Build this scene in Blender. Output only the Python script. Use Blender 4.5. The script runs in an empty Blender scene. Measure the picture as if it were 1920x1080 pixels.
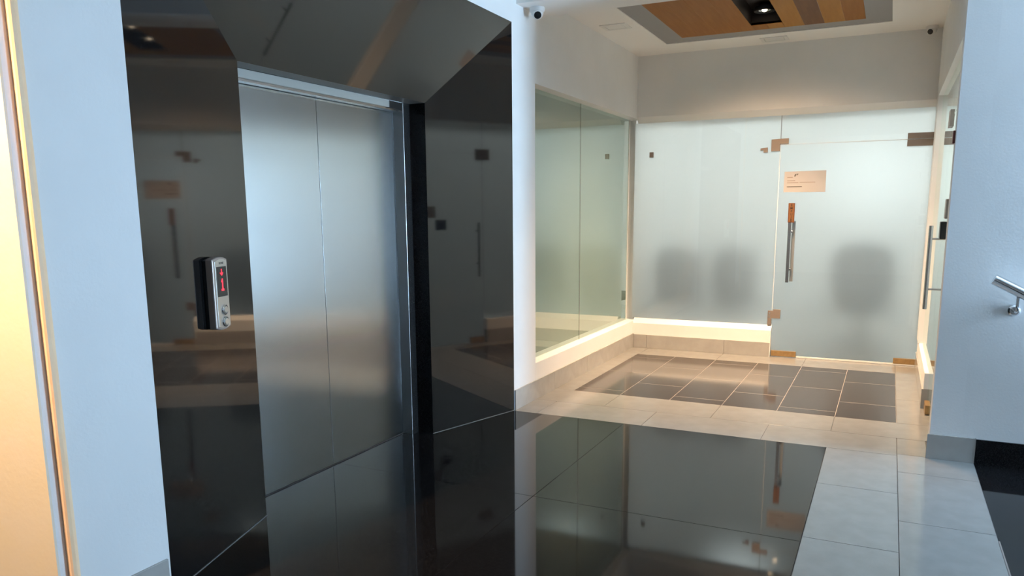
import bpy, bmesh, math
from mathutils import Vector, Matrix

# ------------------------------------------------------------------ camera
scene = bpy.context.scene
COL = scene.collection
F, YAW, PITCH, ROLL, CY = 1440.976, 0.454188817, 0.172020351, -0.00743094854, 645.099
cy_, sy_, cp_, sp_ = math.cos(YAW), math.sin(YAW), math.cos(PITCH), math.sin(PITCH)
fw = Vector((-sy_ * cp_, cy_ * cp_, -sp_)); rt = Vector((cy_, sy_, 0)); up = rt.cross(fw)
r2 = rt * math.cos(ROLL) + up * math.sin(ROLL); u2 = up * math.cos(ROLL) - rt * math.sin(ROLL)
cam_d = bpy.data.cameras.new('camera'); cam = bpy.data.objects.new('camera', cam_d); COL.objects.link(cam)
cam.matrix_world = Matrix(((r2.x, u2.x, -fw.x, 0), (r2.y, u2.y, -fw.y, 0), (r2.z, u2.z, -fw.z, 1.45), (0, 0, 0, 1)))
cam_d.sensor_width = 36; cam_d.lens = F / 1920 * 36; cam_d.shift_y = (CY - 540) / 1920
cam_d.clip_start = 0.02
scene.camera = cam

# ------------------------------------------------------------------ light and exposure
world = bpy.data.worlds.new('daylight'); scene.world = world; world.use_nodes = True
bg = world.node_tree.nodes['Background']
bg.inputs[0].default_value = (0.50, 0.735, 1.0, 1); bg.inputs[1].default_value = 112.0
pl = bpy.data.lights.new('window_daylight_portal', 'AREA'); pl.shape = 'RECTANGLE'; pl.size = 2.0; pl.size_y = 0.45
pl.cycles.is_portal = True
po = bpy.data.objects.new('window_daylight_portal', pl); COL.objects.link(po)
po.location = (3.3, 4.70, 1.2); po.rotation_euler = (0, math.radians(90), 0)
vs = scene.view_settings
vs.view_transform = 'Standard'; vs.look = 'None'; vs.gamma = 1.0; vs.use_curve_mapping = False
vs.exposure = 0.14
scene.cycles.max_bounces = 14; scene.cycles.diffuse_bounces = 5; scene.cycles.glossy_bounces = 6
scene.cycles.transmission_bounces = 8; scene.cycles.transparent_max_bounces = 12
scene.cycles.sample_clamp_indirect = 6.0
scene.cycles.caustics_reflective = True
WARM = (1.0, 0.66, 0.39)
ROOM_EMIT = 12.0
DOWN_W = 420.0

# ------------------------------------------------------------------ materials
def nmat(name):
    m = bpy.data.materials.new(name); m.use_nodes = True
    return m, m.node_tree, m.node_tree.nodes['Principled BSDF']
def noise_mix(nt, c1, c2, scale, detail=4, lo=0.35, hi=0.65, stretch=None):
    tc = nt.nodes.new('ShaderNodeTexCoord'); n = nt.nodes.new('ShaderNodeTexNoise')
    n.inputs['Scale'].default_value = scale; n.inputs['Detail'].default_value = detail
    if stretch:
        mp = nt.nodes.new('ShaderNodeMapping'); mp.inputs['Scale'].default_value = stretch
        nt.links.new(tc.outputs['Object'], mp.inputs[0]); nt.links.new(mp.outputs[0], n.inputs['Vector'])
    else:
        nt.links.new(tc.outputs['Object'], n.inputs['Vector'])
    r = nt.nodes.new('ShaderNodeValToRGB')
    r.color_ramp.elements[0].position = lo; r.color_ramp.elements[1].position = hi
    r.color_ramp.elements[0].color = (*c1, 1); r.color_ramp.elements[1].color = (*c2, 1)
    nt.links.new(n.outputs['Fac'], r.inputs[0])
    return n, r
def pmat(name, c, rough=0.5, metal=0.0, c2=None, scale=6, bump=0.0, bscale=60, spec=None, lo=0.35, hi=0.65, stretch=None, coat=0):
    m, nt, b = nmat(name)
    b.inputs['Base Color'].default_value = (*c, 1); b.inputs['Roughness'].default_value = rough; b.inputs['Metallic'].default_value = metal
    if spec is not None: b.inputs['IOR'].default_value = spec
    if coat: b.inputs['Coat Weight'].default_value = coat; b.inputs['Coat Roughness'].default_value = 0.03
    if c2:
        n, r = noise_mix(nt, c, c2, scale, lo=lo, hi=hi, stretch=stretch); nt.links.new(r.outputs[0], b.inputs['Base Color'])
    if bump:
        tc = nt.nodes.new('ShaderNodeTexCoord'); n2 = nt.nodes.new('ShaderNodeTexNoise'); n2.inputs['Scale'].default_value = bscale
        bp = nt.nodes.new('ShaderNodeBump'); bp.inputs['Strength'].default_value = bump; bp.inputs['Distance'].default_value = 0.003
        nt.links.new(tc.outputs['Object'], n2.inputs['Vector']); nt.links.new(n2.outputs['Fac'], bp.inputs['Height']); nt.links.new(bp.outputs[0], b.inputs['Normal'])
    return m
M = {}
M['paint'] = pmat('white_wall_paint', (0.79, 0.79, 0.78), 0.55, c2=(0.82, 0.82, 0.81), scale=3, bump=0.15, bscale=90)
M['ceil'] = pmat('white_ceiling_paint', (0.90, 0.88, 0.85), 0.7, bump=0.08, bscale=70)
M['cream'] = pmat('cream_wall_paint', (0.82, 0.74, 0.58), 0.6, c2=(0.82, 0.75, 0.62), scale=7, bump=0.2, bscale=50)
M['peach'] = pmat('peach_painted_moulding', (0.97, 0.64, 0.38), 0.5, c2=(0.98, 0.68, 0.42), scale=12)
M['tile'] = pmat('light_porcelain_tile', (0.24, 0.235, 0.22), 0.13, c2=(0.265, 0.26, 0.245), scale=9)
M['dark'] = pmat('dark_brown_porcelain_tile', (0.050, 0.043, 0.041), 0.10, c2=(0.062, 0.054, 0.051), scale=11, spec=1.36)
M['skirt'] = pmat('grey_porcelain_skirting', (0.36, 0.345, 0.32), 0.16, c2=(0.40, 0.385, 0.36), scale=9)
M['grout'] = pmat('grey_grout', (0.11, 0.105, 0.10), 0.8)
M['palegrout'] = pmat('pale_grout', (0.30, 0.27, 0.25), 0.8)
# polished black granite with fine speckle
m, nt, b = nmat('polished_black_granite'); M['granite'] = m
b.inputs['Roughness'].default_value = 0.045; b.inputs['IOR'].default_value = 1.40
n, r = noise_mix(nt, (0.004, 0.004, 0.0045), (0.022, 0.021, 0.021), 260, 3, 0.48, 0.72); nt.links.new(r.outputs[0], b.inputs['Base Color'])
M['granite_wall'] = M['granite'].copy(); M['granite_wall'].name = 'polished_black_granite_panel'; M['granite_wall'].node_tree.nodes['Principled BSDF'].inputs['IOR'].default_value = 1.6
M['sealant'] = pmat('grey_sealant', (0.22, 0.21, 0.20), 0.6)
# brushed stainless steel, blurring sideways
m, nt, b = nmat('brushed_stainless_steel'); M['steel'] = m
b.inputs['Metallic'].default_value = 1; b.inputs['Base Color'].default_value = (0.41, 0.44, 0.45, 1); b.inputs['Roughness'].default_value = 0.21
b.inputs['Anisotropic'].default_value = 0.9
tg = nt.nodes.new('ShaderNodeTangent'); tg.direction_type = 'RADIAL'; tg.axis = 'Z'; nt.links.new(tg.outputs[0], b.inputs['Tangent'])
M['jamb'] = pmat('satin_steel', (0.50, 0.49, 0.48), 0.25, 1)
M['chrome'] = pmat('polished_chrome', (0.72, 0.73, 0.75), 0.10, 1)
M['satin'] = pmat('satin_silver_plate', (0.60, 0.60, 0.57), 0.35, 0.9)
M['headermetal'] = pmat('dull_grey_header_metal', (0.40, 0.39, 0.35), 0.5, 0.0)
M['headersoffit'] = pmat('grey_brown_header_soffit', (0.13, 0.12, 0.105), 0.4)
M['casing'] = pmat('satin_bronze_silver_casing', (0.42, 0.36, 0.32), 0.38, 0.45)
M['brass'] = pmat('brownish_satin_metal_fitting', (0.27, 0.22, 0.19), 0.4, 0.25)
M['warm_metal'] = pmat('warm_reflection_fitting', (0.50, 0.32, 0.14), 0.35, 0.6, c2=(0.40, 0.25, 0.11), scale=30)  # gold colour stands in for warm light reflected by the metal
M['black'] = pmat('black_plastic', (0.012, 0.012, 0.013), 0.35)
M['gloss'] = pmat('black_display_glass', (0.02, 0.02, 0.02), 0.12)
M['white'] = pmat('white_plastic', (0.78, 0.77, 0.75), 0.35)
M['greyb'] = pmat('grey_ceiling_border', (0.30, 0.29, 0.285), 0.6)
M['pit'] = pmat('dark_brown_light_pit', (0.020, 0.011, 0.008), 0.6)
M['paper'] = pmat('pale_pink_paper', (0.58, 0.56, 0.57), 0.8, c2=(0.57, 0.57, 0.56), scale=8)
nt = M['paper'].node_tree; b = nt.nodes['Principled BSDF']; tl = nt.nodes.new('ShaderNodeBsdfTranslucent'); tl.inputs[0].default_value = (0.60, 0.55, 0.54, 1)
mx = nt.nodes.new('ShaderNodeMixShader'); mx.inputs[0].default_value = 0.5
nt.links.new(b.outputs[0], mx.inputs[1]); nt.links.new(tl.outputs[0], mx.inputs[2]); nt.links.new(mx.outputs[0], nt.nodes['Material Output'].inputs[0])
M['ink'] = pmat('grey_print', (0.30, 0.25, 0.22), 0.8)
M['inkd'] = pmat('dark_print', (0.10, 0.09, 0.08), 0.8)
M['sign'] = pmat('copper_sign', (0.19, 0.088, 0.036), 0.4, 0.3)
M['signframe'] = pmat('dark_copper_edge', (0.13, 0.05, 0.02), 0.4, 0.3)
M['fabric'] = pmat('dark_blue_grey_fabric', (0.016, 0.017, 0.026), 0.9)
M['rubber'] = pmat('grey_seal', (0.25, 0.25, 0.24), 0.7)
M['edge'] = pmat('pale_stone_nosing', (0.20, 0.17, 0.15), 0.5)
M['redbrown'] = pmat('red_brown_casing', (0.14, 0.03, 0.02), 0.4)
for k, (c, s) in {'red': ((1, 0.02, 0.04), 3.0), 'panel': ((0.89, 1.0, 1.0), ROOM_EMIT), 'added_glow': ((0.90, 1.0, 1.0), 1.7), 'bulb': ((1.0, 0.80, 0.55), 6.0), 'bulb_dim': ((1.0, 0.85, 0.65), 3.0)}.items():
    m, nt, b = nmat('lit_' + k); M[k] = m
    b.inputs['Base Color'].default_value = (0, 0, 0, 1); b.inputs['Emission Color'].default_value = (*c, 1); b.inputs['Emission Strength'].default_value = s
for i, (a, c) in enumerate([((0.30, 0.12, 0.024), (0.34, 0.145, 0.032)), ((0.38, 0.175, 0.038), (0.42, 0.20, 0.048)), ((0.17, 0.085, 0.042), (0.20, 0.10, 0.05))]):
    M['wood%d' % i] = pmat('wood_plank_%s' % ('brown', 'honey', 'walnut')[i], a, 0.5, c2=c, scale=4, spec=1.2, stretch=(9, 0.7, 9))
def glass_mats(key, tint, boost, frost_col, transl, rough, refl):
    m = bpy.data.materials.new(key + '_clear_face'); m.use_nodes = True; nt = m.node_tree; nt.nodes.clear()
    out = nt.nodes.new('ShaderNodeOutputMaterial'); mx = nt.nodes.new('ShaderNodeMixShader')
    tr = nt.nodes.new('ShaderNodeBsdfTransparent'); tr.inputs[0].default_value = (*tint, 1)
    gl = nt.nodes.new('ShaderNodeBsdfGlossy'); gl.inputs['Roughness'].default_value = 0.02; gl.inputs[0].default_value = (0.95, 1.0, 0.97, 1)
    fr = nt.nodes.new('ShaderNodeFresnel'); fr.inputs[0].default_value = 1.5
    mu = nt.nodes.new('ShaderNodeMath'); mu.operation = 'MULTIPLY'; mu.inputs[1].default_value = boost; mu.use_clamp = True
    geo = nt.nodes.new('ShaderNodeNewGeometry'); inv = nt.nodes.new('ShaderNodeMath'); inv.operation = 'SUBTRACT'; inv.inputs[0].default_value = 1
    m2 = nt.nodes.new('ShaderNodeMath'); m2.operation = 'MULTIPLY'
    nt.links.new(geo.outputs['Backfacing'], inv.inputs[1]); nt.links.new(fr.outputs[0], mu.inputs[0])
    nt.links.new(mu.outputs[0], m2.inputs[0]); nt.links.new(inv.outputs[0], m2.inputs[1]); nt.links.new(m2.outputs[0], mx.inputs[0])
    nt.links.new(tr.outputs[0], mx.inputs[1]); nt.links.new(gl.outputs[0], mx.inputs[2]); nt.links.new(mx.outputs[0], out.inputs[0])
    M[key + '_clear'] = m
    m = bpy.data.materials.new(key + '_frosted_face'); m.use_nodes = True; nt = m.node_tree; nt.nodes.clear()
    out = nt.nodes.new('ShaderNodeOutputMaterial'); mx = nt.nodes.new('ShaderNodeMixShader'); mx.inputs[0].default_value = transl
    rf = nt.nodes.new('ShaderNodeBsdfRefraction'); rf.inputs['IOR'].default_value = 1.4; rf.inputs['Roughness'].default_value = rough; rf.inputs[0].default_value = (*frost_col, 1)
    tl = nt.nodes.new('ShaderNodeBsdfTranslucent'); tl.inputs[0].default_value = (*frost_col, 1)
    df = nt.nodes.new('ShaderNodeBsdfDiffuse'); df.inputs[0].default_value = (*frost_col, 1)
    m3 = nt.nodes.new('ShaderNodeMixShader'); m3.inputs[0].default_value = refl
    nt.links.new(tl.outputs[0], m3.inputs[1]); nt.links.new(df.outputs[0], m3.inputs[2])
    nt.links.new(rf.outputs[0], mx.inputs[1]); nt.links.new(m3.outputs[0], mx.inputs[2]); nt.links.new(mx.outputs[0], out.inputs[0])
    M[key + '_frost'] = m
glass_mats('partition', (0.945, 0.965, 0.96), 1.2, (0.875, 0.89, 0.885), 0.62, 0.74, 0.04)
glass_mats('sidewindow', (0.80, 0.88, 0.84), 2.4, (0.50, 0.58, 0.565), 1.0, 0.75, 0.6)

# ------------------------------------------------------------------ helpers
def box(bm, x0, x1, y0, y1, z0, z1, bev=0.0, mi=0):
    x0, x1 = min(x0, x1), max(x0, x1); y0, y1 = min(y0, y1), max(y0, y1); z0, z1 = min(z0, z1), max(z0, z1)
    vs_ = [bm.verts.new(p) for p in ((x0, y0, z0), (x1, y0, z0), (x1, y1, z0), (x0, y1, z0), (x0, y0, z1), (x1, y0, z1), (x1, y1, z1), (x0, y1, z1))]
    fs = [bm.faces.new([vs_[i] for i in f]) for f in ((3, 2, 1, 0), (4, 5, 6, 7), (0, 1, 5, 4), (1, 2, 6, 5), (2, 3, 7, 6), (3, 0, 4, 7))]
    for f in fs: f.material_index = mi
    if bev:
        es = list({e for f in fs for e in f.edges}); bmesh.ops.bevel(bm, geom=es, offset=bev, segments=2, profile=0.5, affect='EDGES')
    return bm
def B(*a, **k): return box(bmesh.new(), *a, **k)
def prism(bm, pts, d):
    """pts: ordered list of 3-D points of one face, d: extrusion vector"""
    d = Vector(d); a = [bm.verts.new(p) for p in pts]; b_ = [bm.verts.new(Vector(p) + d) for p in pts]; n = len(pts)
    bm.faces.new(a); bm.faces.new(b_[::-1])
    for i in range(n): bm.faces.new((a[i], b_[i], b_[(i + 1) % n], a[(i + 1) % n])[::-1])
    bmesh.ops.recalc_face_normals(bm, faces=bm.faces[:])
    return bm
def lathe(bm, prof, seg=32, axis='Z', at=(0, 0, 0)):
    """prof: list of (radius, height)"""
    rings = []
    for r_, h in prof:
        ring = []
        for i in range(seg):
            a = 2 * math.pi * i / seg; c, s = r_ * math.cos(a), r_ * math.sin(a)
            p = {'Z': (c, s, h), 'Y': (c, h, s), 'X': (h, c, s)}[axis]
            ring.append(bm.verts.new((p[0] + at[0], p[1] + at[1], p[2] + at[2])))
        rings.append(ring)
    for a, b_ in zip(rings, rings[1:]):
        for i in range(seg): bm.faces.new((a[i], a[(i + 1) % seg], b_[(i + 1) % seg], b_[i]))
    bm.faces.new(rings[0][::-1]); bm.faces.new(rings[-1])
    bmesh.ops.recalc_face_normals(bm, faces=bm.faces[:])
    return bm
def tube(bm, pts, r_, seg=16):
    pts = [Vector(p) for p in pts]; rings = []
    for i, p in enumerate(pts):
        t = (pts[min(i + 1, len(pts) - 1)] - pts[max(i - 1, 0)]).normalized()
        u = t.cross(Vector((0, 0, 1)) if abs(t.z) < 0.9 else Vector((1, 0, 0))).normalized(); v = t.cross(u)
        rings.append([bm.verts.new(p + (u * math.cos(2 * math.pi * k / seg) + v * math.sin(2 * math.pi * k / seg)) * r_) for k in range(seg)])
    for a, b_ in zip(rings, rings[1:]):
        for k in range(seg): bm.faces.new((a[k], a[(k + 1) % seg], b_[(k + 1) % seg], b_[k]))
    bm.faces.new(rings[0][::-1]); bm.faces.new(rings[-1])
    bmesh.ops.recalc_face_normals(bm, faces=bm.faces[:])
    return bm
def obj(name, bm, mat, parent=None, smooth=False, local=False):
    """one mesh object; vertices are given in world space (or in the parent's space when local)"""
    me = bpy.data.meshes.new(name); vv = [v.co for v in bm.verts]
    c = Vector([(min(v[i] for v in vv) + max(v[i] for v in vv)) / 2 for i in range(3)])
    bmesh.ops.translate(bm, verts=bm.verts[:], vec=-c)
    bm.to_mesh(me); bm.free()
    for m_ in (mat if isinstance(mat, (list, tuple)) else [mat]): me.materials.append(M[m_])
    if smooth:
        for p in me.polygons: p.use_smooth = True
        if hasattr(me, 'set_sharp_from_angle'): me.set_sharp_from_angle(angle=math.radians(35))
    o = bpy.data.objects.new(name, me); COL.objects.link(o)
    if parent is not None:
        o.parent = parent
        off = Vector((0, 0, 0))
        if not local:
            q = parent
            while q: off += q.location; q = q.parent
        o.location = c - off
    else: o.location = c
    return o
def tag(o, label=None, cat=None, group=None, kind=None):
    if label: o['label'] = label
    if cat: o['category'] = cat
    if group: o['group'] = group
    if kind: o['kind'] = kind
    return o
def thing(name, label, cat, loc, rz=0, group=None, kind=None):
    o = bpy.data.objects.new(name, None); COL.objects.link(o); o.location = loc; o.rotation_euler = (0, 0, rz); o.empty_display_size = 0.1
    return tag(o, label, cat, group, kind)
def struct(name, bm, mat, label, cat): return tag(obj(name, bm, mat), label, cat, kind='structure')
def text_bm(s, size, depth=0.0006):
    """flat lettering in the local XZ plane, facing -Y, centred"""
    cu = bpy.data.curves.new('lettering', 'FONT'); cu.body = s; cu.size = size; cu.extrude = depth; cu.align_x = 'CENTER'; cu.align_y = 'CENTER'; cu.resolution_u = 2; cu.offset = size * 0.008
    o = bpy.data.objects.new('lettering', cu); COL.objects.link(o)
    dg = bpy.context.evaluated_depsgraph_get(); me = o.evaluated_get(dg).to_mesh()
    bm = bmesh.new(); bm.from_mesh(me); o.evaluated_get(dg).to_mesh_clear()
    bpy.data.objects.remove(o); bpy.data.curves.remove(cu)
    bmesh.ops.rotate(bm, verts=bm.verts[:], cent=(0, 0, 0), matrix=Matrix.Rotation(math.radians(90), 3, 'X'))
    return bm
def pane(name, parent, axis, front, thick, a0, a1, z0, z1, key):
    """glass slab: clear faces, frosted far face (normal turned to the front so light enters it)"""
    bm = bmesh.new(); back = front + thick
    def P(d, a, z): return (a, d, z) if axis == 'Y' else (d, a, z)
    A = [bm.verts.new(P(front, a, z)) for a, z in ((a0, z0), (a1, z0), (a1, z1), (a0, z1))]
    Bk = [bm.verts.new(P(back, a, z)) for a, z in ((a0, z0), (a1, z0), (a1, z1), (a0, z1))]
    f = bm.faces.new(A); f2 = bm.faces.new(Bk); f2.material_index = 1
    side = [bm.faces.new((A[i], A[(i + 1) % 4], Bk[(i + 1) % 4], Bk[i])) for i in range(4)]
    bm.normal_update()
    want = Vector(P(-thick, 0, 0)).normalized()
    for g in (f, f2):
        if g.normal.dot(want) < 0: g.normal_flip()
    return obj(name, bm, [key + '_clear', key + '_frost'], parent)

XW, YB, YR, ZC = -2.40, 7.86, 4.97, 2.967
XR = 0.29
WT = 2.376; SILL = 0.265          # glass opening: top and plinth height
# ------------------------------------------------------------------ floor
bm = B(-4.3, 0.524, -3.1, 4.97, -0.12, -0.004); box(bm, -2.45, 0.45, 4.97, 8.2, -0.12, -0.004)
floor = struct('floor', bm, 'grout', 'tiled lobby floor of black granite and pale tiles', 'floor')
G = 0.003
def tile(x0, x1, y0, y1, mat, name='tile', g=G, top=0.0, gy=None):
    gy = gy or g
    obj(name, B(x0 + g / 2, x1 - g / 2, y0 + gy / 2, y1 - gy / 2, -0.012, top, bev=0.0008), mat, floor)
def row(xs, y0, y1, mat):
    for a, c in zip(xs, xs[1:]): tile(a, c, y0, y1, mat)
def colm(x0, x1, ys, mat, g=G, gy=None):
    for a, c in zip(ys, ys[1:]): tile(x0, x1, a, c, mat, g=g, gy=gy)
row([-2.40, -2.22, -1.436, -0.653, 0.128], 4.935, 5.325, 'tile')
row([-2.40, -1.840, -1.050, -0.262, 0.45], 5.325, 5.717, 'tile')
row([-2.40, -2.22, -1.440, -0.655, 0.128, 0.45], 7.49, 8.2, 'tile')
colm(-2.40, -2.233, [5.717, 6.45, 7.21, 7.49], 'tile')
colm(0.128, 0.45, [5.717, 6.45, 7.21, 7.49], 'tile')
colm(-0.262, 0.128, [-3.0, -2.6, -1.84, -1.08, -0.32, 0.44, 1.2, 1.962, 2.724, 3.486, 4.248, 4.935], 'tile')
colm(0.128, 0.522, [-3.0, -2.23, -1.47, -0.71, 0.05, 0.81, 1.578, 2.34, 3.10, 3.863, 4.622, 4.97], 'tile'); tile(0.128, XR, 4.97, 5.325, 'tile')
xs = [-2.233, -1.842, -1.443, -1.047, -0.653, -0.262, 0.128]
for i, (a, c) in enumerate(zip(xs, xs[1:])):
    colm(a, c, [5.717, 6.20, 6.95, 7.49] if i % 2 else [5.717, 5.86, 6.60, 7.32, 7.49], 'dark', 0.0035, 0.007)
obj('pale_joint', B(-2.233, 0.128, 5.717, 7.49, -0.011, -0.0005), 'palegrout', floor)
xs = [-4.3, -2.86, -1.560, -0.262]; ys = [-3.0, -2.6, -1.09, 0.414, 1.921, 3.428, 4.935]
for a, c in zip(xs, xs[1:]):
    for d, e in zip(ys, ys[1:]):
        if a < -2.9 and e > 1.95: continue
        tile(a, c, d, e, 'granite', 'granite_slab', g=0.0025)
# ------------------------------------------------------------------ left wall, lift recess
PL, PR, PT = 1.908, 4.945, 2.708          # outer edges of the granite surround
IL, IR, IT, XI = 2.652, 4.182, 2.106, -2.627
WY0, WY1 = 5.330, YB                       # side window
bm = bmesh.new()
box(bm, XW - 0.5, XW, 1.484, PL, -0.02, 3.05)
box(bm, XW - 0.5, XW, PL, PR, PT, 3.05)
box(bm, XW - 0.3, XW, PR, WY0, -0.02, 3.05)
box(bm, XW - 0.3, XW, WY0, YB + 0.15, WT - 0.015, 3.05); box(bm, XW - 0.3, XW, WY0, YB + 0.15, -0.02, 0.285, 0.004)
box(bm, XW - 0.3, XW - 0.17, WY0, YB + 0.15, 0.2, 2.45)
struct('wall_left', bm, 'paint', 'white painted wall around the lift and the side window', 'wall')
for y0, y1 in ((PR + 0.004, 5.689), (5.689, 6.447), (6.447, 7.205), (7.205, YB)):
    if y0 < 5: bl = struct('baseboard_left', B(XW, XW + 0.011, y0 + 0.001, y1 - 0.001, 0, 0.15, 0.001), 'skirt', 'grey tiled skirting below the side window', 'skirting')
    else: obj('tile', B(XW, XW + 0.011, y0 + 0.001, y1 - 0.001, 0, 0.15, 0.001), 'skirt', bl)
struct('baseboard_near', B(XW, XW + 0.011, 1.553, PL - 0.015, 0, 0.15, 0.001), 'skirt', 'grey tiled skirting beside the cream doorway wall', 'skirting')
struct('wall_cream', B(-4.3, XW, 1.476, 1.484, -0.02, 3.05), 'cream', 'cream wall face lit by the warm vestibule lamp', 'wall')
bm = bmesh.new(); prism(bm, [(XW, 1.511, 0), (XW + 0.017, 1.511, 0), (XW + 0.022, 1.516, 0), (XW + 0.022, 1.528, 0), (XW + 0.012, 1.541, 0), (XW + 0.004, 1.550, 0), (XW, 1.550, 0)], (0, 0, 2.99))
struct('trim_2', bm, 'peach', 'peach painted vertical moulding between cream wall and white wall', 'moulding')
# side window: two panes of tinted glass
w1 = thing('window_1', 'greenish side window of two panes between lift and glass partition', 'window', (XW - 0.09, 6.6, 0.285), kind='structure')
for y0, y1 in ((WY0, 6.500), (6.503, YB + 0.04)):
    pane('pane', w1, 'X', XW - 0.09, -0.01, y0, y1, 0.285, WT - 0.015, 'sidewindow')
obj('pane_seal', B(XW - 0.093, XW - 0.089, 6.499, 6.504, 0.285, WT - 0.015), 'rubber', w1)
obj('edge_profile', B(XW - 0.09, XW - 0.084, YB + 0.03, YB + 0.040, 0.285, WT - 0.015), 'white', w1)

# granite surround, splayed
su = thing('trim_1', 'black polished granite surround splayed around the lift doors', 'elevator surround', (XW, 3.41, 0), kind='structure')
prof = [(XW, PL, 0), (XI, IL, 0), (XI, IL, IT), (XW, PL, PT)]
T = 0.02
def splay(name, pts, d):
    return obj(name, prism(bmesh.new(), pts, d), 'granite_wall', su)
splay('side_panel', [(XW, PL, 0), (XI, IL, 0), (XI, IL, IT), (XW, PL, PT)], (-0.02, -0.008, 0))
splay('side_panel', [(XW, PR, 0), (XI, IR, 0), (XI, IR, IT), (XW, PR, PT)], (-0.02, 0.008, 0))
splay('top_panel', [(XW, PL, PT), (XI, IL, IT), (XI, IR, IT), (XW, PR, PT)], (-0.02, 0, 0.008))
obj('return_panel', B(XI - 0.11, XI, IR, IR + 0.02, 0, IT), 'granite', su)
obj('return_panel', B(XI - 0.11, XI, IL - 0.02, IL, 0, IT), 'granite', su)
obj('soffit_panel', B(XI - 0.11, XI, IL - 0.02, IR + 0.02, IT, IT + 0.02), 'headersoffit', su)
for pts in ([(XW, PR, 0), (XI, IR, 0)], [(XW, PL, 0), (XI, IL, 0)]):
    s_ = -1 if pts[0][1] == PR else 1
    bm = prism(bmesh.new(), [(pts[0][0], pts[0][1], 0.0002), (pts[1][0], pts[1][1], 0.0002), (pts[1][0] + 0.003, pts[1][1] + s_ * 0.003, 0.0002), (pts[0][0] + 0.003, pts[0][1] + s_ * 0.003, 0.0002)], (0, 0, 0.002))
    obj('floor_seal', bm, 'sealant', su)
# lift doors
el = thing('elevator_door', 'brushed steel two-leaf lift doors inside the black surround', 'elevator door', (-2.814, 3.39, 0))
for y0, y1 in ((2.60, 3.388), (3.392, 4.16)):
    obj('door_leaf', B(-2.854, -2.814, y0, y1, 0.004, 2.10, 0.0006), 'steel', el)
obj('dark_gap_strip', B(-2.85, -2.8155, 3.388, 3.392, 0.006, 2.09), 'black', el)  # black strip standing in for the dark gap between the leaves
for y0, y1 in ((4.102, IR), (IL, 2.73)):
    j = obj('door_jamb', B(-2.81, -2.735, y0, y1, 0, IT, 0.0015), 'jamb', el)
obj('header', B(-2.785, -2.740, 2.73, 4.102, 2.064, IT - 0.001, 0.002), 'headermetal', el)
obj('header_lip', B(-2.800, -2.752, 2.73, 4.102, 2.052, 2.064), 'jamb', el)
obj('header_end_block', B(-2.785, -2.737, 3.965, 4.100, 2.06, IT - 0.002, 0.002), 'black', el)
obj('sill', B(-2.856, -2.808, IL, IR, 0, 0.004), 'pit', el)
struct('wall_shaft', B(-3.02, -2.90, 1.62, 5.2, -0.02, 3.05), 'black', 'dark lift shaft wall behind the doors', 'wall')
# call panel on the near splay
sp = Vector((XI - XW, IL - PL, 0)).normalized()
SC, SZ = 0.4375, 1.118
bp_ = Vector((XW, PL, 0)) + sp * SC
cp = thing('elevator_call_panel', 'silver lift call panel with red display and two round buttons', 'call panel', (bp_.x, bp_.y, 0.966), math.atan2(sp.y, sp.x))
def arcslab(w, h, t0, t1, sag, seg=12, bev=0.0):
    """upright slab, top and bottom bowed; local: X across, Y depth (front at -t1), Z from 0"""
    pts = []
    for i in range(seg + 1):
        a = -w / 2 + w * i / seg; pts.append((a, -t1, sag * (2 * a / w) ** 2))
    for i in range(seg + 1):
        a = w / 2 - w * i / seg; pts.append((a, -t1, h - sag * (2 * a / w) ** 2))
    bm = prism(bmesh.new(), pts, (0, t1 - t0, 0))
    if bev: bmesh.ops.bevel(bm, geom=[e for e in bm.edges if abs(e.verts[0].co.y + t1) < 1e-5 and abs(e.verts[1].co.y + t1) < 1e-5], offset=bev, segments=2, profile=0.5, affect='EDGES')
    return bm
def shifted(bm, dx, dy, dz):
    bmesh.ops.translate(bm, verts=bm.verts[:], vec=(dx, dy, dz)); return bm
obj('back_box', arcslab(0.114, 0.300, 0, 0.014, 0.010), 'black', cp, local=True)
obj('casing', arcslab(0.116, 0.304, 0.014, 0.044, 0.011, bev=0.005), 'casing', cp, local=True)
fp = obj('faceplate', shifted(arcslab(0.094, 0.286, 0.044, 0.046, 0.009, bev=0.001), 0.004, 0, 0.009), 'satin', cp, local=True)
def sub(name, bm, mat, part):          # sub-part given in the call panel's space
    o = obj(name, bm, mat, cp, local=True); loc = o.location.copy(); o.parent = part; o.location = loc - part.location; return o
dp = obj('display', B(-0.034, 0.042, -0.0475, -0.044, 0.140, 0.264, 0.001), 'gloss', cp, local=True)
bm = bmesh.new(); box(bm, -0.0025, 0.0025, -0.0483, -0.0472, -0.008, 0.011)
prism(bm, [(-0.012, -0.0483, -0.004), (0.012, -0.0483, -0.004), (0.003, -0.0483, -0.015), (-0.003, -0.0483, -0.015)], (0, 0.001, 0))
sub('arrow', shifted(bm, 0.002, 0, 0.243), 'red', dp)
bm = bmesh.new(); box(bm, -0.004, 0.003, -0.0483, -0.0472, -0.022, 0.024); box(bm, -0.010, 0.009, -0.0483, -0.0472, -0.026, -0.018); box(bm, -0.009, -0.003, -0.0483, -0.0472, 0.010, 0.017)
sub('floor_digit', shifted(bm, 0.005, 0, 0.190), 'red', dp)
sub('lettering', shifted(text_bm('KONE', 0.013), 0.006, -0.0462, 0.278), 'inkd', fp)
for z in (0.084, 0.034):
    bt = obj('button', lathe(bmesh.new(), [(0.0005, -0.0545), (0.014, -0.0545), (0.0155, -0.053), (0.0155, -0.045)], 28, 'Y', (0.009, 0, z)), 'satin', cp, smooth=True, local=True)
    bm = lathe(bmesh.new(), [(0.017, -0.045), (0.017, -0.050), (0.0185, -0.0515), (0.0215, -0.0505), (0.023, -0.045)], 28, 'Y', (0.009, 0, z))
    sub('button_ring', bm, 'chrome', bt)

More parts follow.
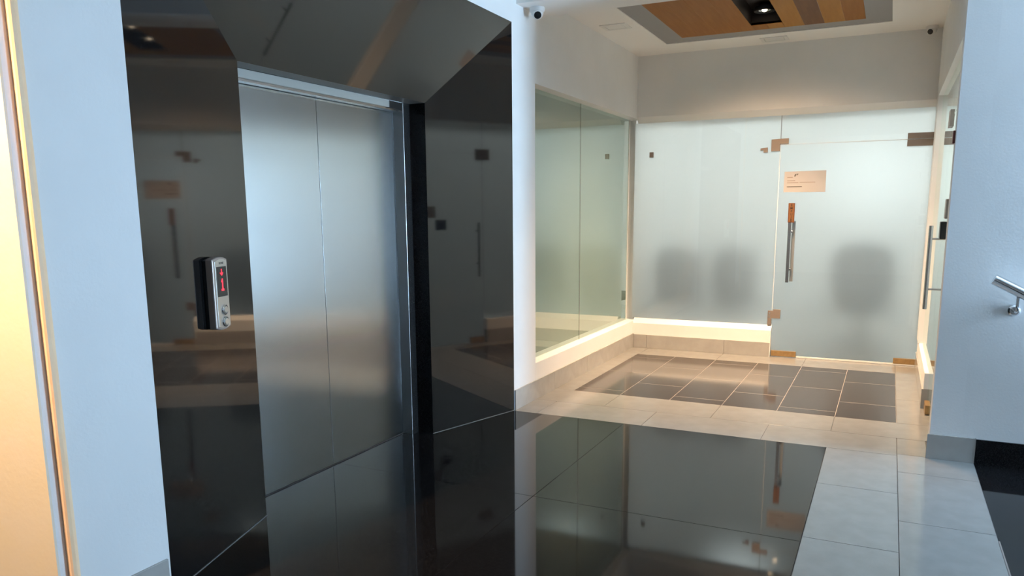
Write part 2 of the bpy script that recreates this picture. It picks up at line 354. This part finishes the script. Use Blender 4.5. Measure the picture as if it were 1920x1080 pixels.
# ------------------------------------------------------------------ back wall, plinth, glass partition
bm = B(XW - 0.05, 0.6, YB, YB + 0.15, WT, 3.05)
prism(bm, [(XW, YB, WT), (XW, YB + 0.05, 2.318), (XW, YB + 0.15, 2.318), (XW, YB + 0.15, WT)], (XR - XW, 0, 0))
struct('wall_back', bm, 'paint', 'white painted wall band above the glass partition', 'wall')
bm = B(XW, -0.992, YB, YB + 0.14, 0, SILL, 0.004)
prism(bm, [(XW, YB + 0.004, SILL - 0.001), (XW, YB + 0.05, 0.312), (XW, YB + 0.14, 0.312), (XW, YB + 0.14, SILL - 0.001)], (-0.992 - XW, 0, 0))
struct('wall_plinth', bm, 'paint', 'low white plinth under the fixed frosted glass', 'plinth')
bl = None
for x0, x1 in ((XW + 0.012, -2.242), (-2.242, -1.438), (-1.438, -0.995)):
    bm = B(x0 + 0.001, x1 - 0.001, YB - 0.011, YB, 0, 0.142, 0.001)
    if bl is None: bl = struct('baseboard_back', bm, 'skirt', 'grey tiled skirting along the low plinth', 'skirting')
    else: obj('tile', bm, 'skirt', bl)
obj('end_strip', B(-0.996, -0.990, YB - 0.012, YB + 0.0, 0, SILL - 0.004), 'paint', bl)
GY = YB + 0.045
gp = thing('window_2', 'frosted glass partition fixed on the low plinth', 'glass partition', (-1.7, GY, 0.31), kind='structure')
pane('pane', gp, 'Y', GY, 0.01, XW - 0.03, -0.997, 0.312, 2.318, 'partition')
pane('pane', gp, 'Y', GY, 0.01, -0.992, XR + 0.02, 2.052, 2.318, 'partition')
obj('edge_seal', B(-0.9975, -0.9915, GY - 0.001, GY + 0.004, 2.05, 2.318), 'rubber', gp)
obj('edge_seal', B(-0.992, XR, GY - 0.001, GY + 0.006, 2.0468, 2.0522), 'white', gp)
def plate(name, pts, parent, mat='brass', t=0.012, y=None):
    y = GY if y is None else y
    bm = prism(bmesh.new(), [(a, y - t, z) for a, z in pts], (0, t * 2 + 0.01, 0))
    return obj(name, bm, mat, parent)
R4 = lambda x0, x1, z0, z1: [(x0, z0), (x1, z0), (x1, z1), (x0, z1)]
plate('patch_bracket', [(-1.077, 1.992), (-0.999, 1.992), (-0.999, 2.056), (-0.922, 2.056), (-0.922, 2.106), (-1.077, 2.100)], gp)
plate('glass_clip', R4(-2.270, -2.231, 1.975, 2.027), gp)
plate('glass_clip', [(-1.176, 2.020), (-1.110, 2.028), (-1.110, 1.982), (-1.146, 1.982), (-1.146, 2.004), (-1.176, 2.004)], gp)
plate('lock_keeper', [(-1.034, 0.314), (-0.999, 0.314), (-0.999, 0.382), (-0.916, 0.382), (-0.916, 0.470), (-0.984, 0.470), (-0.984, 0.456), (-1.034, 0.456)], gp)
for z in (0.42, 0.385): obj('screw_plate', B(-1.026, -1.010, GY - 0.0135, GY - 0.012, z, z + 0.022), 'satin', gp)
plate('patch_bracket', R4(0.085, 0.300, 2.054, 2.104), gp)
# glass door
d1 = thing('door_1', 'frosted glass door with steel bar handle in the partition', 'door', (-0.35, GY, 0), kind='structure')
pane('pane', d1, 'Y', GY, 0.01, -0.992, XR + 0.01, 0.012, 2.047, 'partition')
obj('edge_seal', B(-0.9965, -0.9925, GY - 0.001, GY + 0.004, 0.47, 2.05), 'white', d1)
plate('patch_hinge', R4(0.085, 0.300, 1.990, 2.046), d1)
plate('patch_fitting', R4(-0.985, -0.752, 0.008, 0.060), d1, 'warm_metal', 0.02)
plate('patch_fitting', R4(0.108, XR + 0.01, 0.016, 0.066), d1, 'warm_metal', 0.014)
obj('bottom_seal', B(-0.75, 0.108, GY - 0.006, GY + 0.012, 0.003, 0.016), 'white', d1)
obj('bottom_seal', B(0.108, XR, GY - 0.012, GY + 0.012, 0.003, 0.015), 'white', d1)
h = obj('handle', B(-0.880, -0.852, GY - 0.075, GY - 0.047, 0.745, 1.330, 0.002), 'jamb', d1)
obj('handle_backplate', B(-0.850, -0.818, GY - 0.012, GY, 0.750, 1.330, 0.002), 'satin', d1)
for z in (0.86, 1.22): obj('standoff', B(-0.872, -0.835, GY - 0.05, GY - 0.010, z, z + 0.02, 0.002), 'jamb', h)
sg = thing('push_sign', 'small copper sign with vertical EMPUJE lettering above the door handle', 'sign', (-0.853, GY - 0.08, 1.318))
obj('board', B(-0.884, -0.826, GY - 0.082, GY - 0.076, 1.318, 1.500), 'signframe', sg)
obj('face', B(-0.876, -0.834, GY - 0.0835, GY - 0.081, 1.324, 1.496), 'sign', sg)
for i, ch in enumerate('EMPUJE'):
    obj('letter', shifted(text_bm(ch, 0.0295), -0.855, GY - 0.0842, 1.480 - i * 0.0285), 'black', sg)
pn = thing('paper_notice', 'pale pink paper notice taped to the frosted glass door', 'notice', (-0.76, GY - 0.003, 1.6))
bm = prism(bmesh.new(), [(-0.947, GY - 0.003, 1.604), (-0.572, GY - 0.003, 1.600), (-0.574, GY - 0.003, 1.800), (-0.945, GY - 0.003, 1.796)], (0, 0.0015, 0))
obj('sheet', bm, 'paper', pn)
def ln(x0, x1, z, t, mat):
    obj('printed_line', B(x0, x1, GY - 0.0038, GY - 0.003, z, z + t), mat, pn)
ln(-0.918, -0.868, 1.738, 0.008, 'ink'); ln(-0.918, -0.845, 1.707, 0.006, 'ink'); ln(-0.918, -0.815, 1.688, 0.006, 'ink'); ln(-0.805, -0.665, 1.690, 0.006, 'ink'); ln(-0.918, -0.782, 1.650, 0.008, 'inkd')
bm = bmesh.new()
prism(bm, [(-0.855, GY - 0.0038, 1.748), (-0.845, GY - 0.0038, 1.748), (-0.838, GY - 0.0038, 1.764), (-0.832, GY - 0.0038, 1.775), (-0.848, GY - 0.0038, 1.770), (-0.854, GY - 0.0038, 1.760)], (0, 0.0008, 0))
prism(bm, [(-0.834, GY - 0.0038, 1.756), (-0.822, GY - 0.0038, 1.765), (-0.819, GY - 0.0038, 1.776), (-0.829, GY - 0.0038, 1.775)], (0, 0.0008, 0))
obj('emblem', bm, 'inkd', pn)

# ------------------------------------------------------------------ right wall of the hall with its own glass door
bm = B(XR, XR + 0.16, 5.10, YB + 0.15, WT, 3.05)
box(bm, XR, XR + 0.16, YR, 5.10, -0.02, 3.05)
box(bm, XR, XR + 0.05, 7.62, YB + 0.15, 0.26, 2.40)
struct('wall_hall_right', bm, 'paint', 'white wall strip above and beside the edge-on side door', 'wall')
struct('wall_right', B(XR + 0.16, 3.3, YR, YR + 0.12, -1.2, 3.05), 'paint', 'bluish daylit white wall carrying the handrail', 'wall')
bm = B(XR + 0.006, XR + 0.14, 6.22, YB, 0.145, SILL, 0.004)
struct('wall_plinth_right', bm, 'paint', 'short white plinth beside the side door', 'plinth')
struct('baseboard_hall_right', B(XR - 0.004, XR + 0.13, 6.22, YB, 0, 0.145, 0.001), 'skirt', 'grey tiled base of the short plinth beside the side door', 'skirting')
w3 = thing('window_3', 'edge-on frosted side glass above the short plinth', 'glass partition', (XR + 0.04, 7, SILL), kind='structure')
pane('pane', w3, 'X', XR + 0.035, 0.01, 6.205, 7.62, SILL, WT, 'partition')
pane('pane', w3, 'X', XR + 0.035, 0.01, 5.10, 6.20, 2.06, WT, 'partition')
obj('patch_bracket', B(XR + 0.022, XR + 0.058, 6.12, 6.28, 1.99, 2.10), 'brass', w3)
obj('patch_bracket', B(XR + 0.022, XR + 0.058, 5.11, 5.30, 2.06, 2.11), 'brass', w3)
d2 = thing('door_2', 'side glass door seen edge-on with long bar handle and black lock', 'door', (XR + 0.04, 5.65, 0), kind='structure')
pane('pane', d2, 'X', XR + 0.035, 0.01, 5.105, 6.20, 0.012, 2.05, 'partition')
obj('patch_hinge', B(XR + 0.022, XR + 0.058, 5.11, 5.30, 1.99, 2.05), 'brass', d2)
obj('patch_fitting', B(XR + 0.018, XR + 0.058, 5.11, 5.30, 0.008, 0.07), 'brass', d2)
obj('patch_fitting', B(XR + 0.018, XR + 0.058, 6.02, 6.19, 0.008, 0.07), 'warm_metal', d2)
h = obj('handle', tube(bmesh.new(), [(XR - 0.035, 6.11, 0.745), (XR - 0.035, 6.11, 1.325)], 0.014), 'jamb', d2, smooth=True)
for z in (0.885, 1.235): obj('standoff', tube(bmesh.new(), [(XR - 0.035, 6.11, z), (XR + 0.035, 6.11, z)], 0.007), 'jamb', h, smooth=True)
lk = obj('lock', B(XR - 0.005, XR + 0.034, 5.62, 5.74, 1.25, 1.36, 0.006), 'black', d2)
obj('lock_plate', B(XR + 0.010, XR + 0.036, 5.50, 5.62, 1.38, 1.50, 0.003), 'brass', d2)
tag(obj('wall_sensor', B(XR - 0.012, XR, 5.03, 5.09, 1.80, 1.87, 0.003), 'redbrown'), 'small red-brown sensor on the strip beside the side door', 'sensor')

# right wall skirting, black landing and stairs, handrail
struct('baseboard_right', B(XR - 0.012, 0.520, YR - 0.012, YR, 0, 0.145, 0.001), 'skirt', 'grey tiled skirting under the bluish wall', 'skirting')
bm = B(0.523, 1.15, YR - 0.012, YR, -0.02, 0.142, 0.001)
struct('baseboard_landing', bm, 'granite', 'black granite skirting above the stair landing', 'skirting')
obj('edge_strip', B(0.5195, 0.5235, YR - 0.013, YR - 0.0005, 0, 0.148), 'palegrout', bpy.data.objects['baseboard_right'])
ld = struct('floor_landing', B(0.525, 1.15, -3.1, YR, -0.2, -0.006, 0.001), 'granite', 'black granite stair landing beside the pale tiles', 'landing')
obj('nosing', B(0.5225, 0.529, -3.0, 3.80, -0.05, -0.001), 'edge', ld)
st = thing('stairs', 'black granite steps going down from the landing', 'stairs', (1.15, 1, -1.0), kind='structure')
for i in range(4):
    obj('step', B(1.15 + 0.28 * i, 1.45 + 0.28 * i, -3.1, YR, -1.2, -0.006 - 0.17 * (i + 1)), 'granite', st)
struct('floor_lower_landing', B(2.25, 3.3, -3.1, YR, -1.2, -0.86), 'granite', 'lower black landing at the foot of the steps', 'landing')
rl = thing('handrail', 'steel tube handrail sloping down along the bluish wall', 'handrail', (0.64, YR, 0.9))
sl = -0.52
p0 = Vector((0.522, 4.87, 1.066)); dr = Vector((1, 0, sl)).normalized()
obj('rail', tube(bmesh.new(), [p0 + dr * t for t in (0, 0.5, 1.0, 1.7)], 0.029, 24), 'chrome', rl, smooth=True)
for t in (0.135, 1.2):
    q = p0 + dr * t
    b0 = obj('bracket', tube(bmesh.new(), [(q.x, q.y, q.z - 0.02), (q.x, q.y, q.z - 0.08), (q.x, q.y + 0.012, q.z - 0.105), (q.x, q.y + 0.035, q.z - 0.115), (q.x, YR, q.z - 0.115)], 0.0085), 'chrome', rl, smooth=True)
    obj('wall_rose', lathe(bmesh.new(), [(0.0005, YR - 0.014), (0.022, YR - 0.014), (0.03, YR - 0.006), (0.031, YR)], 24, 'Y', (q.x, 0, q.z - 0.115)), 'chrome', rl, smooth=True)

# ------------------------------------------------------------------ ceiling
px0, px1, py0, py1 = -1.995, -0.100, 5.55, 7.425     # grey border, outer
wx0, wx1, wy0, wy1 = -1.805, -0.295, 5.74, 7.235     # wood field
sx0, sx1, sy0, sy1 = -1.172, -0.922, 5.62, 7.040     # light pit
bm = B(XW - 0.3, px0, 5.03, YB + 0.1, ZC, 3.06); box(bm, px1, XR + 0.1, 5.03, YB + 0.1, ZC, 3.06)
box(bm, px0, px1, 5.03, py0, ZC, 3.06); box(bm, px0, px1, py1, YB + 0.1, ZC, 3.06)
struct('ceiling', bm, 'ceil', 'white hall ceiling around the wood panel', 'ceiling')
struct('ceiling_lobby', B(-4.3, 3.3, -3.1, 5.03, 3.0, 3.1), 'ceil', 'white lobby ceiling in front of the beam', 'ceiling')
struct('ceiling_beam', B(XW, XR, 5.02, 5.443, 2.84, 3.06), 'ceil', 'white ceiling beam carrying the dome camera', 'beam')
cpn = thing('ceiling_panel', 'brown wood ceiling panel with grey border and black light slot', 'ceiling panel', (-1.05, 6.49, ZC))
ZP = ZC + 0.006
for a in ((px0, wx0, py0, py1), (wx1, px1, py0, py1), (wx0, wx1, py0, wy0), (wx0, wx1, wy1, py1)):
    obj('border_strip', B(*a, ZP, ZP + 0.02), 'greyb', cpn)
def planks(xs, y0, y1, mats):
    for i, (a, c) in enumerate(zip(xs, xs[1:])): obj('plank', B(a + 0.0008, c - 0.0008, y0, y1, ZP - 0.002, ZP + 0.018, 0.0008), mats[i], cpn)
planks([wx0 + (sx0 - wx0) * i / 4 for i in range(5)], wy0, wy1, ['wood0', 'wood0', 'wood0', 'wood0'])
planks([sx1 + (wx1 - sx1) * i / 4 for i in range(5)], wy0, wy1, ['wood1', 'wood2', 'wood1', 'wood0'])
planks([sx0, (sx0 + sx1) / 2, sx1], sy1, wy1, ['wood0', 'wood1'])
bm = B(sx0 - 0.02, sx1 + 0.02, sy0, sy1 + 0.02, ZP + 0.13, ZP + 0.15)
box(bm, sx0 - 0.02, sx0, sy0, sy1, ZP + 0.0, ZP + 0.14); box(bm, sx1, sx1 + 0.02, sy0, sy1, ZP, ZP + 0.14); box(bm, sx0 - 0.02, sx1 + 0.02, sy1, sy1 + 0.02, ZP, ZP + 0.14); box(bm, sx0 - 0.02, sx1 + 0.02, sy0 - 0.02, sy0, ZP, ZP + 0.14)
obj('light_slot', bm, 'pit', cpn)
cxs = (sx0 + sx1) / 2
def downlight(x, y, z, label, w, r_=0.085, tilt=(0, 0), emit='bulb', group=None, cone=92):
    t = thing('downlight', label, 'downlight', (x, y, z), group=group)
    obj('ring', lathe(bmesh.new(), [(r_ * 0.62, z + 0.015), (r_ * 0.70, z), (r_ * 0.95, z - 0.003), (r_, z + 0.004), (r_, z + 0.03)], 32, 'Z', (x, y, 0)), 'black', t, smooth=True)
    obj('reflector', lathe(bmesh.new(), [(r_ * 0.28, z + 0.05), (r_ * 0.55, z + 0.020), (r_ * 0.68, z + 0.006), (r_ * 0.70, z + 0.030), (r_ * 0.5, z + 0.06)], 32, 'Z', (x, y, 0)), 'chrome', t, smooth=True)
    obj('bulb', lathe(bmesh.new(), [(0.0005, z - 0.006), (r_ * 0.14, z - 0.003), (r_ * 0.26, z + 0.006), (r_ * 0.26, z + 0.03)], 24, 'Z', (x, y, 0)), emit, t, smooth=True)
    if w:
        l = bpy.data.lights.new('downlight_lamp', 'SPOT'); l.energy = w; l.color = WARM; l.spot_size = math.radians(cone); l.spot_blend = 1.0; l.shadow_soft_size = 0.03
        o = bpy.data.objects.new('downlight_lamp', l); COL.objects.link(o); o.parent = t; o.location = (0, 0, -0.015); o.rotation_euler = (tilt[0], tilt[1], 0)
    return t
downlight(cxs, 6.42, ZP + 0.07, 'round downlight mid-way along the black ceiling slot', DOWN_W * 0.62, cone=130, tilt=(math.radians(8), 0))
downlight(cxs, 6.90, ZP + 0.07, 'glowing round downlight at the far end of the black ceiling slot', DOWN_W * 1.65)
downlight(cxs, 5.98, ZP + 0.07, 'added round downlight hidden by the beam, brightening the hall', DOWN_W * 0.45, cone=120, tilt=(math.radians(22), 0))  # extra unseen lamp, added to brighten the upper hall walls
def vent(x0, x1, y0, y1, label):
    t = thing('ceiling_hatch', label, 'ceiling hatch', ((x0 + x1) / 2, (y0 + y1) / 2, ZC), group='square hatches in the hall ceiling')
    bm = bmesh.new()
    for a in ((x0, x0 + 0.03, y0, y1), (x1 - 0.03, x1, y0, y1), (x0 + 0.03, x1 - 0.03, y0, y0 + 0.03), (x0 + 0.03, x1 - 0.03, y1 - 0.03, y1)): box(bm, *a, ZC - 0.006, ZC)
    obj('frame', bm, 'white', t); obj('gap', B(x0 + 0.028, x1 - 0.028, y0 + 0.028, y1 - 0.028, ZC - 0.0012, ZC), 'rubber', t)
    obj('cover', B(x0 + 0.034, x1 - 0.034, y0 + 0.034, y1 - 0.034, ZC - 0.005, ZC), 'white', t)
vent(-2.302, -2.080, 6.42, 6.62, 'square white hatch in the ceiling beside the left wall')
vent(-1.178, -0.945, 7.555, 7.742, 'square white hatch in the ceiling beside the back wall')
def dome(x, y, z, d, label, s=1.0):
    t = thing('dome_camera', label, 'camera', (x, y, z)); d = Vector(d).normalized()
    obj('base', lathe(bmesh.new(), [(0.052 * s, z), (0.054 * s, z - 0.012 * s), (0.050 * s, z - 0.026 * s), (0.042 * s, z - 0.032 * s)], 32, 'Z', (x, y, 0)), 'white', t, smooth=True)
    c = Vector((x, y, z - 0.036 * s)); bm = bmesh.new(); bmesh.ops.create_uvsphere(bm, u_segments=32, v_segments=20, radius=0.043 * s); bmesh.ops.translate(bm, verts=bm.verts[:], vec=c)
    ball = obj('eyeball', bm, 'white', t, smooth=True)
    bm = lathe(bmesh.new(), [(0.030 * s, 0.030 * s), (0.030 * s, 0.044 * s), (0.026 * s, 0.046 * s), (0.0255 * s, 0.042 * s)], 28)
    q = d.to_track_quat('Z', 'Y').to_matrix().to_4x4(); q.translation = c
    bmesh.ops.transform(bm, verts=bm.verts[:], matrix=q); obj('lens_ring', bm, 'white', ball, smooth=True)
    bm = lathe(bmesh.new(), [(0.025 * s, 0.030 * s), (0.025 * s, 0.0455 * s), (0.018 * s, 0.047 * s), (0.0005, 0.0478 * s)], 28)
    bmesh.ops.transform(bm, verts=bm.verts[:], matrix=q); obj('lens', bm, 'gloss', ball, smooth=True)
dome(-2.315, 5.18, 2.84, (0.42, -0.75, -0.5), 'white dome camera hanging under the ceiling beam')
dome(0.205, 7.76, ZC, (-0.35, -0.8, -0.45), 'white dome camera in the ceiling corner above the glass door', 0.9)

# ------------------------------------------------------------------ room behind the partition
struct('floor_office', B(-2.45, 3.3, 8.2, 11.6, -0.12, 0.0), 'skirt', 'grey floor of the office behind the frosted glass', 'floor')
struct('wall_office', B(-2.6, 3.4, 11.4, 11.5, 0, 3.05), 'paint', 'white far wall of the office behind the frosted glass', 'wall')
struct('wall_office_left', B(-2.7, -2.45, YB + 0.15, 11.5, 0, 3.05), 'paint', 'white left wall of the office behind the frosted glass', 'wall')
struct('wall_office_right', B(3.2, 3.3, 5.09, 11.5, -0.02, 3.05), 'paint', 'white right wall of the office behind the frosted glass', 'wall')
struct('ceiling_office', B(-2.6, 3.4, YB + 0.12, 11.5, 2.9, 3.06), 'ceil', 'white ceiling of the office behind the frosted glass', 'ceiling')
struct('ceiling_side_room', B(XR + 0.1, 3.4, YR + 0.1, YB + 0.16, 2.9, 3.06), 'ceil', 'white ceiling behind the side door', 'ceiling')
struct('floor_side_room', B(XR + 0.16, 3.3, YR + 0.12, 8.2, -0.12, 0.0), 'tile', 'pale floor behind the side door', 'floor')
for x, y, lb in ((-1.35, 9.3, 'flat ceiling light behind the fixed frosted pane'), (0.55, 9.5, 'flat ceiling light behind the frosted glass door'), (1.1, 5.9, 'flat ceiling light behind the side door'), (1.1, 7.3, 'added flat ceiling light brightening the side glass above the short plinth')):  # the last light is an extra, added to brighten the side glass
    t = thing('ceiling_light', lb, 'ceiling light', (x, y, 2.9), group='flat office ceiling lights')
    obj('frame', B(x - 0.32, x + 0.32, y - 0.62, y + 0.62, 2.885, 2.90), 'white', t)
    obj('diffuser', B(x - 0.30, x + 0.30, y - 0.60, y + 0.60, 2.878, 2.886), 'panel', t)
wf = thing('glow_panel', 'added glowing panel on the far office wall, brightening the frosted door', 'window', (-0.2, 11.4, 1.4), kind='structure')  # glowing panel added to make the bright patch on the door glass
obj('frame', B(-0.75, 0.35, 11.38, 11.40, 1.35, 2.35), 'white', wf); obj('pane', B(-0.70, 0.30, 11.372, 11.382, 1.40, 2.30), 'added_glow', wf)
def chair(x, y, rz, label, w=0.46, h=1.06):
    t = thing('office_chair', label, 'chair', (x, y, 0), rz, group='dark chairs behind the frosted glass')
    obj('seat', B(-w / 2, w / 2, -0.22, 0.24, 0.42, 0.50, 0.03), 'fabric', t, local=True)
    pts = []
    for k in range(28):
        a = 2 * math.pi * k / 28; c, s_ = math.cos(a), math.sin(a)
        pts.append((w / 2 * math.copysign(abs(c) ** 0.6, c), -0.27, (0.50 + h) / 2 + (h - 0.50) / 2 * math.copysign(abs(s_) ** 0.6, s_)))
    bm = prism(bmesh.new(), pts, (0, 0.06, 0))
    obj('backrest', bm, 'fabric', t, local=True)
    obj('column', lathe(bmesh.new(), [(0.03, 0.10), (0.03, 0.42)], 16), 'black', t, local=True)
    for k in range(5):
        a = k * 2 * math.pi / 5; e = (0.28 * math.cos(a), 0.28 * math.sin(a), 0.05)
        lg = obj('leg', tube(bmesh.new(), [(0, 0, 0.11), e], 0.018, 8), 'black', t, local=True)
        cs = obj('caster', lathe(bmesh.new(), [(0.0005, -0.012), (0.026, -0.012), (0.026, 0.012), (0.0005, 0.012)], 12, 'Y', (e[0], e[1], 0.027)), 'black', t, local=True)
chair(-2.05, 8.60, 0.1, 'dark blurred chair behind frosted glass beside the left wall', 0.50)
chair(-1.42, 8.62, -0.1, 'dark blurred chair behind frosted glass beside the glass door', 0.46)
chair(-0.21, 8.62, 0, 'wide dark blurred chair behind the frosted glass door', 0.58, 1.14)

# ------------------------------------------------------------------ the rest of the lobby behind the viewpoint
struct('wall_rear', B(-4.3, 3.3, -3.1, -3.0, -1.2, 3.05), 'paint', 'white lobby wall opposite the glass partition', 'wall')
struct('wall_vestibule', B(-4.4, -4.3, -3.1, 1.6, -0.02, 3.05), 'cream', 'cream vestibule wall facing the lobby', 'wall')
W0, W1, WZ0, WZ1 = 4.48, 4.92, 0.2, 2.2
bm = B(3.2, 3.3, -3.1, 4.97, -1.2, WZ0); box(bm, 3.2, 3.3, -3.1, 4.97, WZ1, 3.05); box(bm, 3.2, 3.3, -3.1, W0, WZ0, WZ1); box(bm, 3.2, 3.3, W1, 4.97, WZ0, WZ1)
struct('wall_stair', bm, 'paint', 'white stair wall with the tall daylight window', 'wall')
bm = bmesh.new()
for y in (W0, W1 - 0.03): box(bm, 3.22, 3.28, y, y + 0.03, WZ0, WZ1)
box(bm, 3.22, 3.28, W0, W1, WZ0, WZ0 + 0.03); box(bm, 3.22, 3.28, W0, W1, WZ1 - 0.03, WZ1)
struct('window_4', bm, 'white', 'tall white framed daylight window above the stairs', 'window')
t = downlight(-2.62, 0.35, 2.995, 'round warm downlight in the vestibule ceiling', 620, emit='bulb', tilt=(math.radians(30), 0), cone=76)
